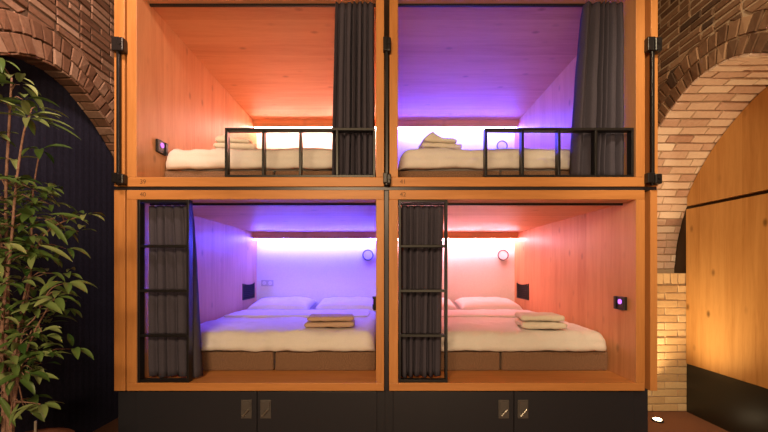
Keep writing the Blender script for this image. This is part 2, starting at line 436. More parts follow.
# ------------------------------------------------------------------ curtains
P40TOP = 2.0
def curtain(x0t, x1t, x0b, x1b, zt, zb, folds, amp, seed, lab, yc=0.15):
    o = ((x0t + x1t) / 2, yc, zb)
    t = thing('curtain', o, lab, 'curtain', 'charcoal curtains at the pod openings')
    rnd = random.Random(seed)
    nx, nz = folds * 14, 26
    # uneven fold widths
    ws = [rnd.uniform(0.6, 1.4) for _ in range(folds)]; tot = sum(ws)
    am = [rnd.uniform(0.55, 1.15) for _ in range(folds + 1)]
    bm = bmesh.new(); grid = []
    for j in range(nz + 1):
        v = j / nz                      # 0 top .. 1 bottom
        row = []
        for i in range(nx + 1):
            f = i / 14; k = min(int(f), folds - 1); fr = f - k
            u = (sum(ws[:k]) + ws[k] * fr) / tot
            e = v ** 0.8
            x = (x0t + (x1t - x0t) * u) * (1 - e) + (x0b + (x1b - x0b) * u) * e
            a = amp * (am[k] * (1 - fr) + am[k + 1] * fr) * (0.8 + 0.3 * min(1, v * 3))
            ph = 2 * PI * fr + 0.35 * math.sin(2.1 * v + seed)
            sk = fr + 0.10 * math.sin(k * 2.3 + seed) * math.sin(PI * fr)
            y = a * (0.75 - 1.6 * max(0.0, math.sin(PI * min(1, max(0, sk)))) ** 0.75) + 0.12 * a * math.sin(2 * ph + 1.3 * v)
            x += 0.003 * math.sin(2.2 * v * PI + k * 1.7) * v
            y += 0.006 * fbm((x, v, seed), 4)
            if v < 0.05: y *= 0.75
            z = zt + (zb - zt) * v + (0.006 * math.sin(k * 2.1 + seed) if j == nz else 0)
            row.append(bm.verts.new((x - o[0], y, z - o[2])))
        grid.append(row)
    for j in range(nz):
        for i in range(nx):
            bm.faces.new((grid[j][i], grid[j][i + 1], grid[j + 1][i + 1], grid[j + 1][i]))
    c = obj('cloth', bm, 'curtain', t, smooth=True)
    md = c.modifiers.new('thickness', 'SOLIDIFY'); md.thickness = 0.003
    n = folds if zt < P40TOP else 0
    for k in range(n):
        x = x0t + (x1t - x0t) * (k + 0.5) / n - o[0]
        bm = bmesh.new(); box(bm, x - 0.005, x + 0.005, 0.03, 0.05, zt - o[2] - 0.004, zt - o[2] + 0.0125, 0.001)
        obj('glide', bm, 'plastic', t)
cz = lambda px, y: (px - CX) / FPX * (DIST + y)
P = PODS
curtain(cz(335, .115), cz(374, .115), cz(331.5, .115), cz(374.5, .115), P['39']['z1'] - 0.022, P['39']['z0'] + 0.02, 7, 0.046, 1, 'charcoal curtain drawn to the right side of orange pod 39', 0.112)
curtain(cz(584, .115), cz(624.3, .115), cz(571.5, .115), cz(624.5, .115), P['41']['z1'] - 0.022, P['41']['z0'] + 0.02, 6, 0.050, 2, 'charcoal curtain drawn to the right side of upper violet pod 41', 0.112)
curtain(cz(148, .105), cz(191, .105), cz(147.6, .105), cz(200.5, .105), P['40']['z1'] - 0.03, P['40']['z0'] + 0.02, 5, 0.034, 3, 'charcoal curtain behind the ladder of violet pod 40', 0.105)
curtain(cz(400.5, .105), cz(444, .105), cz(400.5, .105), cz(441, .105), P['42']['z1'] - 0.03, P['42']['z0'] + 0.02, 6, 0.034, 4, 'charcoal curtain behind the ladder of pink pod 42', 0.105)

# ------------------------------------------------------------------ beds
BF = 0.307
def bed(num, split, lab, dlab, bh=0.157):
    hx = 0.157 - bh
    p = P[num]; a, b, z0 = p['a'] + 0.012, p['b'] - 0.012, p['z0']
    o = ((a + b) / 2, BF, z0)
    t = thing('bed', o, lab, 'bed', 'beds built into the pods')
    for (u, v) in ((a, split - 0.007), (split + 0.007, b)):
        bm = bmesh.new(); softbox(bm, ((u + v) / 2 - o[0], (BF + 2.33) / 2 - o[1], bh / 2 + 0.0005), (v - u, 2.33 - BF, bh), 0.016, (10, 10, 3))
        obj('bed_base', bm, 'base', t, smooth=True)
    W2 = (b - a - 0.012) / 2
    bm = bmesh.new(); softbox(bm, (0, (BF + 0.06 + 2.33) / 2 - o[1], bh + 0.001 + (0.107 + hx) / 2), (2 * W2 - 0.15, 2.33 - BF - 0.06, 0.107 + hx), 0.045, (8, 8, 3))
    obj('mattress', bm, 'linen', t, smooth=True)
    # duvet: a thick quilt lying over the mattress with a flap hanging over its front edge
    d = thing('duvet', (o[0], BF, z0 + bh), dlab, 'duvet', 'white duvets on the pod beds')
    sd = int(num) * 1.37
    H = 0.172 + hx; yend = 1.78 - BF
    prof = []       # (outer y, outer z, inner y, inner z)
    for k in range(7): 
        q = k / 6; bulge = 0.016 * math.sin(PI * q)
        prof.append((-0.030 - bulge, 0.010 + (0.075 + hx) * q, 0.034, 0.010 + (0.065 + hx) * q))
    for k in range(1, 11):
        q = PI / 2 * k / 10
        prof.append((-0.030 + 0.085 * (1 - math.cos(q)), hx + 0.085 + 0.087 * math.sin(q), 0.034 + 0.042 * (1 - math.cos(q)), hx + 0.075 + 0.042 * math.sin(q)))
    for k in range(1, 41):
        q = k / 40; prof.append((0.055 + (yend - 0.055) * q, H, 0.076 + (yend - 0.076) * q, 0.117 + hx))
    xs = rsamples(W2, 0.09, 70)
    bm = bmesh.new(); O, I = [], []
    for x in xs:
        ex = W2 - abs(x); u = max(0.0, (0.09 - ex) / 0.09)
        drop = 0.075 * (1 - math.sqrt(max(0, 1 - u * u))); kk = 1 - 0.75 * u ** 4
        ro, ri = [], []
        for m, (yo, zo, yi, zi) in enumerate(prof):
            lift = min(1, zi / (0.117 + hx))
            co = Vector((x, yi + (yo - yi) * kk, zi + (zo - zi) * kk))
            fr = max(0.0, 1 - (yo + 0.03) / 0.25)
            amp = 0.014 * fbm((x, yo, zo), 3.2, sd) + 0.005 * fbm((x, yo, zo), 9.0, sd) + 0.006 * fr * fbm((x * 3, yo, zo * 0.7), 5, sd)
            top = min(1, max(0, (zo - hx - 0.085) / 0.06))
            co += Vector((0, -amp * (1 - top), amp * top))
            hem = 0.010 * (0.5 + fbm((x, 0, 0), 5, sd)) * max(0, 1 - m / 5)
            co.z += hem - drop * lift
            ro.append(bm.verts.new(co)); ri.append(bm.verts.new((x, yi, zi - drop * lift + (hem if m < 3 else 0))))
        O.append(ro); I.append(ri)
    np_ = len(prof)
    for A, B_, C_, D_ in zip(O, O[1:], I, I[1:]):
        for m in range(np_ - 1):
            bm.faces.new((A[m], B_[m], B_[m + 1], A[m + 1])); bm.faces.new((C_[m], C_[m + 1], D_[m + 1], D_[m]))
        bm.faces.new((A[0], C_[0], D_[0], B_[0])); bm.faces.new((A[-1], B_[-1], D_[-1], C_[-1]))
    for E_, G_ in ((O[0], I[0]), (O[-1], I[-1])):
        for m in range(np_ - 1): bm.faces.new((E_[m], E_[m + 1], G_[m + 1], G_[m]))
    obj('cover', bm, 'linen', d, smooth=True)
    bm = bmesh.new()
    def disp2(c, n): return n * (0.008 * fbm(c, 4, sd + 5) + 0.004 * fbm(c, 11, sd))
    softbox(bm, (0, 1.40 - BF, 0.002 + H + 0.008), (b - a - 0.20, 0.52, 0.028), (0.05, 0.03, 0.012), (50, 16, 3), disp2)
    obj('folded_edge', bm, 'linen', d, smooth=True)
    return z0 + 0.157 + H + 0.010
zt = {}
zt['40'] = bed('40', at(274, 360, 2.907).x, 'double bed with two brown upholstered bases in violet pod 40', 'white duvet on the bed of lower violet pod 40')
zt['42'] = bed('42', at(501, 360, 2.907).x, 'double bed with two brown upholstered bases in pink pod 42', 'white duvet on the bed of pink pod 42')
zt['39'] = bed('39', at(274, 360, 2.907).x, 'bed on brown base behind the guard rail of orange pod 39', 'white duvet on the bed of orange pod 39', 0.135)
zt['41'] = bed('41', at(501, 360, 2.907).x, 'bed on brown base behind the guard rail of upper pod 41', 'white duvet on the bed of upper violet pod 41', 0.135)

def pillow(cx, cy, z, w, d, h, tilt, lab, seed):
    bm = bmesh.new(); nx, ny = 28, 18; V = {}
    for s in (1, -1):
        for i in range(nx + 1):
            for j in range(ny + 1):
                u, v = -1 + 2 * i / nx, -1 + 2 * j / ny
                edge = i in (0, nx) or j in (0, ny)
                if edge and s == -1: V[(s, i, j)] = V[(1, i, j)]; continue
                th = h / 2 * ((1 - u ** 4) * (1 - v ** 4)) ** 0.45
                pin = 1 - 0.05 * (1 - abs(u) ** 2) * (abs(v) ** 3)
                co = Vector((u * w / 2 * (1 - 0.05 * (1 - v * v) * abs(u) ** 3), v * d / 2 * pin, s * th * (1.0 if s > 0 else 0.7)))
                if not edge: co.z += s * 0.010 * fbm(co, 7, seed) * (th / (h / 2))
                V[(s, i, j)] = bm.verts.new(co)
        for i in range(nx):
            for j in range(ny):
                q = [V[(s, i, j)], V[(s, i + 1, j)], V[(s, i + 1, j + 1)], V[(s, i, j + 1)]]
                bm.faces.new(q if s > 0 else q[::-1])
    zmin = min((Matrix.Rotation(tilt, 3, 'X') @ v.co).z for v in bm.verts); z = z - zmin + 0.004
    o = obj('pillow', bm, 'linen', None, smooth=True)
    o.location = (cx, cy, z); o.rotation_euler = (tilt, 0, 0)
    tag(o, lab, 'pillow', 'white pillows at the head of the lower beds')
for num, xs, labs in (('40', (-1.36, -0.50), ('white pillow on pod 40 bed, below the double socket', 'white pillow on pod 40 bed, below the round lamp')),
                      ('42', (0.53, 1.36), ('white pillow on pod 42 bed, half hidden beside the ladder', 'white pillow on pod 42 bed, wholly in view below the round lamp'))):
    for x, l in zip(xs, labs):
        pillow(x, 2.06, P[num]['z0'] + 0.2655, 0.80, 0.50, 0.185, math.radians(8), l, x * 3)

# towels
def towel(cx, cy, z, w, d, h, rot, mat, lab, seed, grp, drop=0.0):
    bm = bmesh.new()
    def disp(c, n):
        k = 0.005 * fbm(c, 13, seed)
        up = max(0, c.z - h / 2) / (h / 2)
        return n * k + Vector((0, 0, drop * max(0, 0.6 - abs(c.x / (w / 2) + 0.45)) * up))
    softbox(bm, (0, 0, h / 2), (w, d, h), (0.03, h * 0.48, h * 0.48), (18, 10, 3), disp)
    o = obj('towel', bm, mat, None, smooth=True)
    o.location = (cx, cy, z + 0.004); o.rotation_euler = (0, 0, rot)
    tag(o, lab, 'towel', grp)
g = 'folded towels stacked on the pod beds'
c = at(330, 329, 3.11)
towel(c.x, 0.55, zt['40'] - 0.002, 0.43, 0.26, 0.042, 0.05, 'towel_tan', 'tan folded towel on violet pod 40 bed, under the other one', 1, g)
towel(c.x + 0.005, 0.555, zt['40'] + 0.050, 0.40, 0.24, 0.038, 0.10, 'towel_tan', 'tan folded towel on violet pod 40 bed, topmost of its stack', 2, g)
c = at(543, 330, 3.0)
towel(c.x, 0.47, zt['42'] - 0.002, 0.37, 0.27, 0.054, -0.10, 'towel', 'cream folded towel on pink pod 42 bed, under the other one', 3, g)
towel(c.x - 0.005, 0.475, zt['42'] + 0.062, 0.355, 0.26, 0.050, -0.13, 'towel', 'cream folded towel on pink pod 42 bed, topmost of its stack', 4, g)
c = at(440, 150, 3.05)
towel(c.x, 0.55, zt['41'] - 0.002, 0.36, 0.27, 0.044, 0.15, 'towel', 'cream folded towel on upper pod 41 bed, under the other one', 5, g)
towel(c.x - 0.01, 0.55, zt['41'] + 0.052, 0.30, 0.25, 0.040, 0.12, 'towel', 'cream folded towel on upper pod 41 bed, topmost of its stack', 6, g, 0.09)
c = at(234, 150, 3.05)
towel(c.x, 0.55, zt['39'] - 0.002, 0.36, 0.27, 0.044, 0.1, 'towel', 'cream folded towel on orange pod 39 bed, under the other one', 7, g)
towel(c.x - 0.02, 0.55, zt['39'] + 0.052, 0.29, 0.25, 0.034, 0.12, 'towel', 'cream folded towel on orange pod 39 bed, topmost of its stack', 8, g, 0.06)

# ------------------------------------------------------------------ fittings inside the pods
def ringlamp(px, py, lab):
    c = at(px, py, BACK + DIST - 0.02)
    o = (c.x, BACK, c.z)
    t = thing('reading_lamp', o, lab, 'wall lamp', 'round reading lamps on the pod back walls')
    bm = bmesh.new()
    R, r, n, m = 0.072, 0.009, 40, 10
    rings = [[bm.verts.new(((R + r * math.cos(b)) * math.cos(a), -0.028 + r * math.sin(b), (R + r * math.cos(b)) * math.sin(a))) for b in (2 * PI * k / m for k in range(m))] for a in (2 * PI * k / n for k in range(n))]
    for i in range(n):
        for k in range(m): bm.faces.new((rings[i][k], rings[(i + 1) % n][k], rings[(i + 1) % n][(k + 1) % m], rings[i][(k + 1) % m]))
    tag(obj('ring', bm, 'ring', t, smooth=True), 'grey ring')
    bm = bmesh.new(); cyl(bm, (0, -0.026, 0), (0, -0.0005, 0), 0.066, seg=36)
    obj('disc', bm, 'plastic', t)
ringlamp(368, 255, 'round white reading lamp with grey ring in violet pod 40')
ringlamp(503, 255, 'round white reading lamp with grey ring in pink pod 42')
ringlamp(502, 146, 'round reading lamp half hidden by the bed of upper pod 41')

c = at(267.5, 283, BACK + DIST)
t = thing('wall_socket', (c.x, BACK, c.z), 'white double wall socket beside the net pocket of pod 40', 'socket')
bm = bmesh.new(); box(bm, -0.088, 0.088, -0.010, -0.0005, -0.045, 0.045, 0.003); obj('plate', bm, 'socket_grey', t)
for sx in (-0.043, 0.043):
    bm = bmesh.new(); cyl(bm, (sx, -0.0115, 0), (sx, -0.0095, 0), 0.027, seg=20)
    for q in (-0.009, 0.009): cyl(bm, (sx + q, -0.0125, 0), (sx + q, -0.011, 0), 0.004, seg=8, mi=1)
    obj('outlet', bm, ['plastic', 'ring'], t)

def pocket(side, xw, y0, y1, zc, h, lab):
    o = (xw, (y0 + y1) / 2, zc - h / 2)
    t = thing('net_pocket', o, lab, 'net pocket', 'black net pockets on the pod side walls')
    w = y1 - y0; s = side
    bm = bmesh.new()
    def b(ya, yb, za, zb, d0=0.001, d1=0.012):
        xs = sorted((s * d0, s * d1)); box(bm, xs[0], xs[1], ya, yb, za, zb, 0.001)
    b(-w / 2, -w / 2 + 0.014, 0, h); b(w / 2 - 0.014, w / 2, 0, h); b(-w / 2 + 0.014, w / 2 - 0.014, 0, 0.014); 
    obj('rim', bm, 'black', t)
    bm = bmesh.new()
    n = 13
    for k in range(n):          # sagging net: two sets of cords
        y = -w / 2 + 0.014 + (w - 0.028) * (k + 0.5) / n
        q = (2 * (k + 0.5) / n - 1); ztop = h - 0.018 * (1 - q * q)
        cyl(bm, (s * 0.012, y, 0.010), (s * 0.016, y, ztop), 0.0036, seg=5)
    for k in range(8):
        z = -0.005 + (h - 0.022) * k / 7
        for i in range(10):
            ya = -w / 2 + 0.01 + (w - 0.02) * i / 10; yb = -w / 2 + 0.01 + (w - 0.02) * (i + 1) / 10
            sg = lambda yy: -0.018 * (1 - (2 * yy / w) ** 2) * k / 7
            cyl(bm, (s * 0.014, ya, z + 0.02 + sg(ya)), (s * 0.014, yb, z + 0.02 + sg(yb)), 0.0036, seg=5)
    obj('net', bm, 'net', t)
    bm = bmesh.new(); xs = sorted((s * 0.0005, s * 0.004)); box(bm, xs[0], xs[1], -w / 2 + 0.014, w / 2 - 0.014, 0.014, h - 0.022, 0)
    obj('backing', bm, 'net', t)
zc = EYE - 22 / FPX * 4.73
pocket(1, P['40']['a'], 1.93, 2.33, zc, 0.215, 'black net pocket on the left side wall of violet pod 40')
pocket(-1, P['42']['b'], 1.93, 2.33, zc, 0.215, 'black net pocket on the right side wall of pink pod 42')

def control(side, xw, yc, zc, lab):
    t = thing('control_panel', (xw, yc, zc), lab, 'switch panel', 'black lit control panels on pod side walls')
    s = side
    def bx(bm, d0, d1, ya, yb, za, zb, bev):
        xs = sorted((s * d0, s * d1)); box(bm, xs[0], xs[1], ya, yb, za, zb, bev)
    bm = bmesh.new(); bx(bm, 0.0005, 0.026, -0.058, 0.058, -0.052, 0.052, 0.004)
    bx(bm, 0.026, 0.034, 0.028, 0.056, -0.05, 0.05, 0.002)
    obj('housing', bm, 'black', t)
    bm = bmesh.new(); cyl(bm, (s * 0.0255, -0.012, 0.012), (s * 0.031, -0.012, 0.012), 0.020, seg=20)
    tag(obj('button', bm, 'glow', t), 'violet glowing button')
control(-1, P['42']['b'], 0.15, EYE - 34 / FPX * 2.75, 'black control panel with violet button on right wall of pod 42')
control(1, P['39']['a'], 0.27, EYE + 121.5 / FPX * 2.87, 'black control panel with violet button beside the bed in pod 39')
control(-1, P['40']['b'], 0.19, EYE - 34 / FPX * 2.79, 'black control panel edge showing on the right wall of pod 40')

# ------------------------------------------------------------------ room
def struct(o): o['kind'] = 'structure'; return o
YF, YB, HC = -4.6, 2.75, 4.5
XW = 2.46
struct(boxobj('floor', (-3.6, 3.6, YF, YB + 0.2, -0.15, 0.0), 'carpet', None, 0))
struct(boxobj('ceiling', (-3.6, 3.6, YF, YB + 0.2, HC, HC + 0.2), 'plaster', None, 0))
struct(boxobj('wall_back', (-3.6, 3.6, YB, YB + 0.2, 0, HC), 'plaster', None, 0))

# arch profile: half-width from the axis -> height over the springing
PROF = [(0.0, 1.512), (0.12, 1.500), (0.25, 1.455), (0.38, 1.378), (0.54, 1.255), (0.68, 1.121), (0.85, 0.903), (0.985, 0.659), (1.075, 0.42), (1.125, 0.21), (1.15, 0.0)]
YA = 0.02
def arch_curve(off=0.0, step=0.004):
    pts = [(-d, u) for d, u in PROF[::-1]] + PROF[1:]
    out = []
    for i in range(len(pts) - 1):
        p0 = Vector(pts[max(i - 1, 0)]); p1 = Vector(pts[i]); p2 = Vector(pts[i + 1]); p3 = Vector(pts[min(i + 2, len(pts) - 1)])
        n = 30
        for k in range(n):
            t = k / n
            out.append(0.5 * (2 * p1 + (p2 - p0) * t + (2 * p0 - 5 * p1 + 4 * p2 - p3) * t * t + (3 * p1 - p0 - 3 * p2 + p3) * t ** 3))
    out.append(Vector(pts[-1]))
    res = []
    for i, p in enumerate(out):
        d = (out[min(i + 1, len(out) - 1)] - out[max(i - 1, 0)]).normalized()
        res.append((p + Vector((-d.y, d.x)) * off, Vector((-d.y, d.x))))
    return res
CURVE = arch_curve()
def by_length(curve):
    s = [0.0]
    for a, b in zip(curve, curve[1:]): s.append(s[-1] + (b[0] - a[0]).length)
    return s
SL = by_length(CURVE)
def at_len(s):
    s = max(0, min(SL[-1] - 1e-6, s))
    lo = next(i for i in range(len(SL) - 1) if SL[i + 1] > s)
    f = (s - SL[lo]) / (SL[lo + 1] - SL[lo])
    p = CURVE[lo][0].lerp(CURVE[lo + 1][0], f); n = CURVE[lo][1].lerp(CURVE[lo + 1][1], f).normalized()
    return p, n
def ext_half(h, off):
    """half-width of the extrados at height h over the springing (0 above the crown)"""
    best = 0.0
    if h <= 0: return 1.15
    c = arch_ext.setdefault(off, [p for p, n in arch_curve(off) if p.x >= 0])
    for a, b in zip(c, c[1:]):
        if (a.y - h) * (b.y - h) <= 0 and a.y != b.y:
            best = max(best, a.x + (b.x - a.x) * (h - a.y) / (b.y - a.y))
    return best if best or h > 0.4 else 1.15 + off
arch_ext = {}

class Bricks:
    def __init__(self, seed): self.bm = bmesh.new(); self.tl = self.bm.faces.layers.float.new('tone'); self.r = random.Random(seed)
    def add(self, q, nrm, d=0.012, gap=0.005, bias=0.0, cut=0.004, jit=0.003):
        """q: four corners on the mortar plane, nrm: outward"""
        nrm = Vector(nrm).normalized(); q = [Vector(p) for p in q]; r = self.r
        c = sum(q, Vector()) / 4
        def inset(p, g):
            e = c - p; L = e.length
            i = q.index(p)
            a = (q[(i + 1) % 4] - p); b = (q[i - 1] - p)
            la, lb = max(a.length, 1e-5), max(b.length, 1e-5)
            return p + a / la * min(g, la * 0.45) + b / lb * min(g, lb * 0.45)
        d = d + r.uniform(-0.004, 0.004)
        j = [Vector((r.uniform(-jit, jit), r.uniform(-jit, jit), r.uniform(-jit, jit))) for _ in q]
        A = [self.bm.verts.new(inset(p, gap) - nrm * 0.004 + w) for p, w in zip(q, j)]
        B = [self.bm.verts.new(inset(p, gap) + nrm * (d - cut) + w) for p, w in zip(q, j)]
        C = [self.bm.verts.new(inset(p, gap + cut) + nrm * d + w) for p, w in zip(q, j)]
        tone = min(1, max(0, r.gauss(0.5 + bias, 0.2)))
        fs = [self.bm.faces.new(C)]
        for i in range(4):
            k = (i + 1) % 4
            fs.append(self.bm.faces.new((A[i], A[k], B[k], B[i]))); fs.append(self.bm.faces.new((B[i], B[k], C[k], C[i])))
        for f in fs: f[self.tl] = tone; f.smooth = False

def brick_wall(side, rings, name, mat_wall, mat_ring, mat_soffit, mortar, deep):
    """side: +1 right, -1 left; the wall face is at x = side*XW, the soffit runs back to x = side*deep"""
    xf = side * XW; nf = (-side, 0, 0)
    y0, y1 = YF, 2.7
    # mortar body with the arched opening: strips above the curve and two piers
    bm = bmesh.new()
    xb = side * (deep + 0.25)
    cur = [(YA + p.x, EYE + p.y) for p, n in CURVE][::6] 
    if cur[-1] != (YA + CURVE[-1][0].x, EYE + CURVE[-1][0].y): cur.append((YA + CURVE[-1][0].x, EYE + CURVE[-1][0].y))
    outline = [(y0, 0.0), (y0, HC), (y1, HC), (y1, 0.0), (cur[-1][0], 0.0)] + cur[::-1] + [(cur[0][0], 0.0)]
    vf = [bm.verts.new((xf, a, b)) for a, b in outline]
    vb = [bm.verts.new((side * deep, a, b)) for a, b in outline]
    # faces by strips (no concave n-gons)
    n = len(outline)
    for i in range(n):
        k = (i + 1) % n
        bm.faces.new((vf[i], vf[k], vb[k], vb[i]))
    def quad(q): bm.faces.new([bm.verts.new((xf, a, b)) for a, b in q])
    quad([(y0, 0), (cur[0][0], 0), (cur[0][0], HC), (y0, HC)]); quad([(cur[-1][0], 0), (y1, 0), (y1, HC), (cur[-1][0], HC)])
    for p, q in zip(cur, cur[1:]): quad([p, q, (q[0], HC), (p[0], HC)])
    bmesh.ops.remove_doubles(bm, verts=bm.verts[:], dist=1e-5)
    body = struct(obj(name, bm, mortar))
    # running bond above the rings
    W = Bricks(11 + side)
    bh, bl = 0.062, 0.205
    roff = 0.125 * rings
    row = 0; z = 0.0
    while z < HC - 0.01:
        za, zb_ = z, min(z + bh, HC)
        ha, hb = ext_half(za - EYE, roff), ext_half(zb_ - EYE, roff)
        y = y0 - (bl / 2 if row % 2 else 0)
        while y < y1:
            ya, yb = max(y, y0), min(y + bl * W.r.choice((1, 1, 1, 0.5)), y1)
            y = yb if yb > y else y + bl
            segs = []
            if max(ha, hb) <= 0: segs = [(ya, yb, ya, yb)]
            else:
                l0, l1 = YA - ha, YA - hb; r0, r1 = YA + ha, YA + hb
                if ya < max(l0, l1) - 0.02: segs.append((ya, min(yb, l0), ya, min(yb, l1)))
                if yb > min(r0, r1) + 0.02: segs.append((max(ya, r0), yb, max(ya, r1), yb))
            for (a0, b0, a1, b1) in segs:
                if max(b0 - a0, b1 - a1) < 0.03: continue
                b0, b1 = max(b0, a0 + 0.004), max(b1, a1 + 0.004)
                W.add([(xf, a0, za), (xf, b0, za), (xf, b1, zb_), (xf, a1, zb_)], nf, d=0.008, gap=0.0075, jit=0.004)
        z = zb_; row += 1
    obj('brickwork', W.bm, mat_wall, body)
    # rings of headers on edge
    R = Bricks(31 + side)
    for k in range(rings):
        o0, o1 = 0.125 * k, 0.125 * (k + 1)
        nb = int(SL[-1] * (1 + 0.08 * k) / 0.064); ph = 0.5 * (k % 2)
        for i in range(nb):
            s0, s1 = SL[-1] * i / nb, SL[-1] * (i + 1) / nb
            (p0, n0), (p1, n1) = at_len(s0), at_len(s1)
            q = [p0 + n0 * o0, p1 + n1 * o0, p1 + n1 * o1, p0 + n0 * o1]
            R.add([(xf, YA + a.x, EYE + a.y) for a in q], nf, d=0.013, gap=0.006, jit=0.004)
    obj('arch_ring', R.bm, mat_ring, body)
    # soffit: courses along the barrel
    F = Bricks(51 + side)
    nb = int(SL[-1] / 0.076); dw = deep - XW
    for i in range(nb):
        (p0, n0), (p1, n1) = at_len(SL[-1] * i / nb), at_len(SL[-1] * (i + 1) / nb)
        nm = -(n0 + n1).normalized()
        x = -0.013 - (0.12 if i % 2 else 0)
        while x < dw - 0.01:
            xe = x + 0.25 * F.r.uniform(0.85, 1.15)
            xa, xc = max(x, -0.012), min(xe, dw); x = xe
            if xc - xa < 0.02: continue
            q = [(side * (XW + xa), YA + p0.x, EYE + p0.y), (side * (XW + xc), YA + p0.x, EYE + p0.y), (side * (XW + xc), YA + p1.x, EYE + p1.y), (side * (XW + xa), YA + p1.x, EYE + p1.y)]
            F.add(q, (0, nm.x, nm.y), d=0.012, gap=0.0062, jit=0.003)
    obj('arch_soffit', F.bm, mat_soffit, body)
    return body

DR, DL = 3.115, 2.60
wr = brick_wall(1, 2, 'wall_right', 'brick_dark', 'brick_dark', 'brick_pink', 'mortar_light', DR)
wl = brick_wall(-1, 2, 'wall_left', 'brick_red', 'brick_red', 'brick_red', 'mortar_dark', DL)

# pier inside the right-hand arch: pale bricks facing the room, header course on top
PY, PZ = 0.97, Z(0) * 0 + EYE - 4 / FPX * 3.57
pb = struct(boxobj('trim_1', (XW + 0.0, DR, PY, 1.17, 0.0, PZ - 0.002), 'mortar_light', None, 0))
B = Bricks(77)
z = 0.0; row = 0; hz = 0.115
while z < PZ - hz - 0.001:
    ze = min(z + 0.0755, PZ - hz)
    x = XW - (0.13 if row % 2 else 0.0)
    while x < DR - 0.005:
        xe = x + 0.26; xa, xc = max(x, XW), min(xe, DR)
        if xc - xa > 0.02: B.add([(xa, PY, z), (xc, PY, z), (xc, PY, ze), (xa, PY, ze)], (0, -1, 0), d=0.010, jit=0.0015)
        x = xe
    z = ze; row += 1
x = XW
while x < DR - 0.01:
    xe = min(x + 0.0745, DR); B.add([(x, PY, PZ - hz), (xe, PY, PZ - hz), (xe, PY, PZ), (x, PY, PZ)], (0, -1, 0), d=0.012, jit=0.0015); x = xe
obj('pier_brickwork', B.bm, 'brick_tan', pb)

# niche fillings
XP = 3.06
struct(boxobj('wall_recess_right', (DR + 0.001, DR + 0.10, -1.4, 1.5, 0.0, 3.1), 'brown_board', None, 0))
zj = EYE + 61 / FPX * 3.57
struct(boxobj('trim_2', (XP, DR - 0.002, -0.95, PY - 0.012, EYE - 94 / FPX * 3.57, zj - 0.016), 'oak_panel', None, 0.002))
# upper panel follows the arch so it stays below the soffit
bm = bmesh.new()
pts = [(YA + p.x, EYE + p.y) for p, n in arch_curve(-0.022) if EYE + p.y > zj + 0.02 and YA + p.x < PY - 0.012]
pts = pts[::5]
poly = [(pts[-1][0], zj + 0.016)] + pts[::-1] + [(pts[0][0], zj + 0.016)]
va = [bm.verts.new((XP, a, b)) for a, b in poly]; vb = [bm.verts.new((DR - 0.002, a, b)) for a, b in poly]
bm.faces.new(va); bm.faces.new(vb[::-1])
for i in range(len(poly)):
    k = (i + 1) % len(poly); bm.faces.new((va[i], va[k], vb[k], vb[i]))
struct(obj('trim_3', bm, 'oak_panel'))
struct(boxobj('baseboard_right', (XP + 0.006, DR - 0.002, -0.95, PY - 0.012, 0.0, EYE - 94 / FPX * 3.57 - 0.004), 'kick', None, 0))

# dark upholstered infill of the left-hand arch, with shallow upright pleats
bm = bmesh.new()
prev = None
for k in range(0, 161):
    y = -1.5 + 3.1 * k / 160
    x = -(DL + 0.004) - 0.002 * (1 + math.sin(k * 1.9) * 0.5 + 0.5 * math.sin(k * 0.37))
    a, b = bm.verts.new((x, y, 0.0)), bm.verts.new((x, y, 3.15)); a2, b2 = bm.verts.new((-(DL + 0.07), y, 0.0)), bm.verts.new((-(DL + 0.07), y, 3.15))
    if prev:
        pa, pb_, pa2, pb2 = prev
        bm.faces.new((pa, a, b, pb_)); bm.faces.new((pa2, pb2, b2, a2)); bm.faces.new((pb_, b, b2, pb2)); bm.faces.new((pa, pa2, a2, a))
    prev = (a, b, a2, b2)
struct(obj('wall_recess_left', bm, 'navy'))

# floor uplight before the pier
u = Vector((2.60, 0.74, 0.0))
t = thing('floor_uplight', u, 'small round floor uplight glowing at the foot of the pale brick pier', 'lamp')
bm = bmesh.new(); lathe(bm, [(0.05, 0.0005), (0.05, 0.012), (0.044, 0.016), (0.036, 0.016)], 28); obj('housing', bm, 'steel', t)
bm = bmesh.new(); cyl(bm, (0, 0, 0.0165), (0, 0, 0.020), 0.032, seg=24); tag(obj('lens', bm, 'lamp_glow', t), 'glowing lens')

# ------------------------------------------------------------------ potted shrub
PD = 2.0
pc = Vector((-2.10, PD - DIST, 0.0))
t = thing('potted_shrub', pc, 'tall leafy green shrub in a brown pot before the dark niche', 'plant')
bm = bmesh.new()
rimz = 0.43
lathe(bm, [(0.17, 0.0), (0.185, 0.01), (0.225, rimz - 0.06), (0.245, rimz - 0.055), (0.25, rimz), (0.225, rimz), (0.215, rimz - 0.04)], 40)
obj('pot', bm, 'pot', t, smooth=False)
bm = bmesh.new(); lathe(bm, [(0.208, rimz - 0.075), (0.214, rimz - 0.045), (0.10, rimz - 0.03), (0.02, rimz - 0.028)], 32); obj('soil', bm, 'soil', t, smooth=True)
bm = bmesh.new(); p = at(35, 421, PD) - pc; cyl(bm, (p.x, 0.0, rimz - 0.06), (p.x + 0.003, 0.0, p.z), 0.006, seg=8); obj('stake', bm, 'stake', t)
rnd = random.Random(5)
def wp(px, py, dy=0.0):
    d = PD + dy
    return Vector(((px - CX) / FPX * PD, d - DIST, EYE + (CY - py) / FPX * PD)) - pc
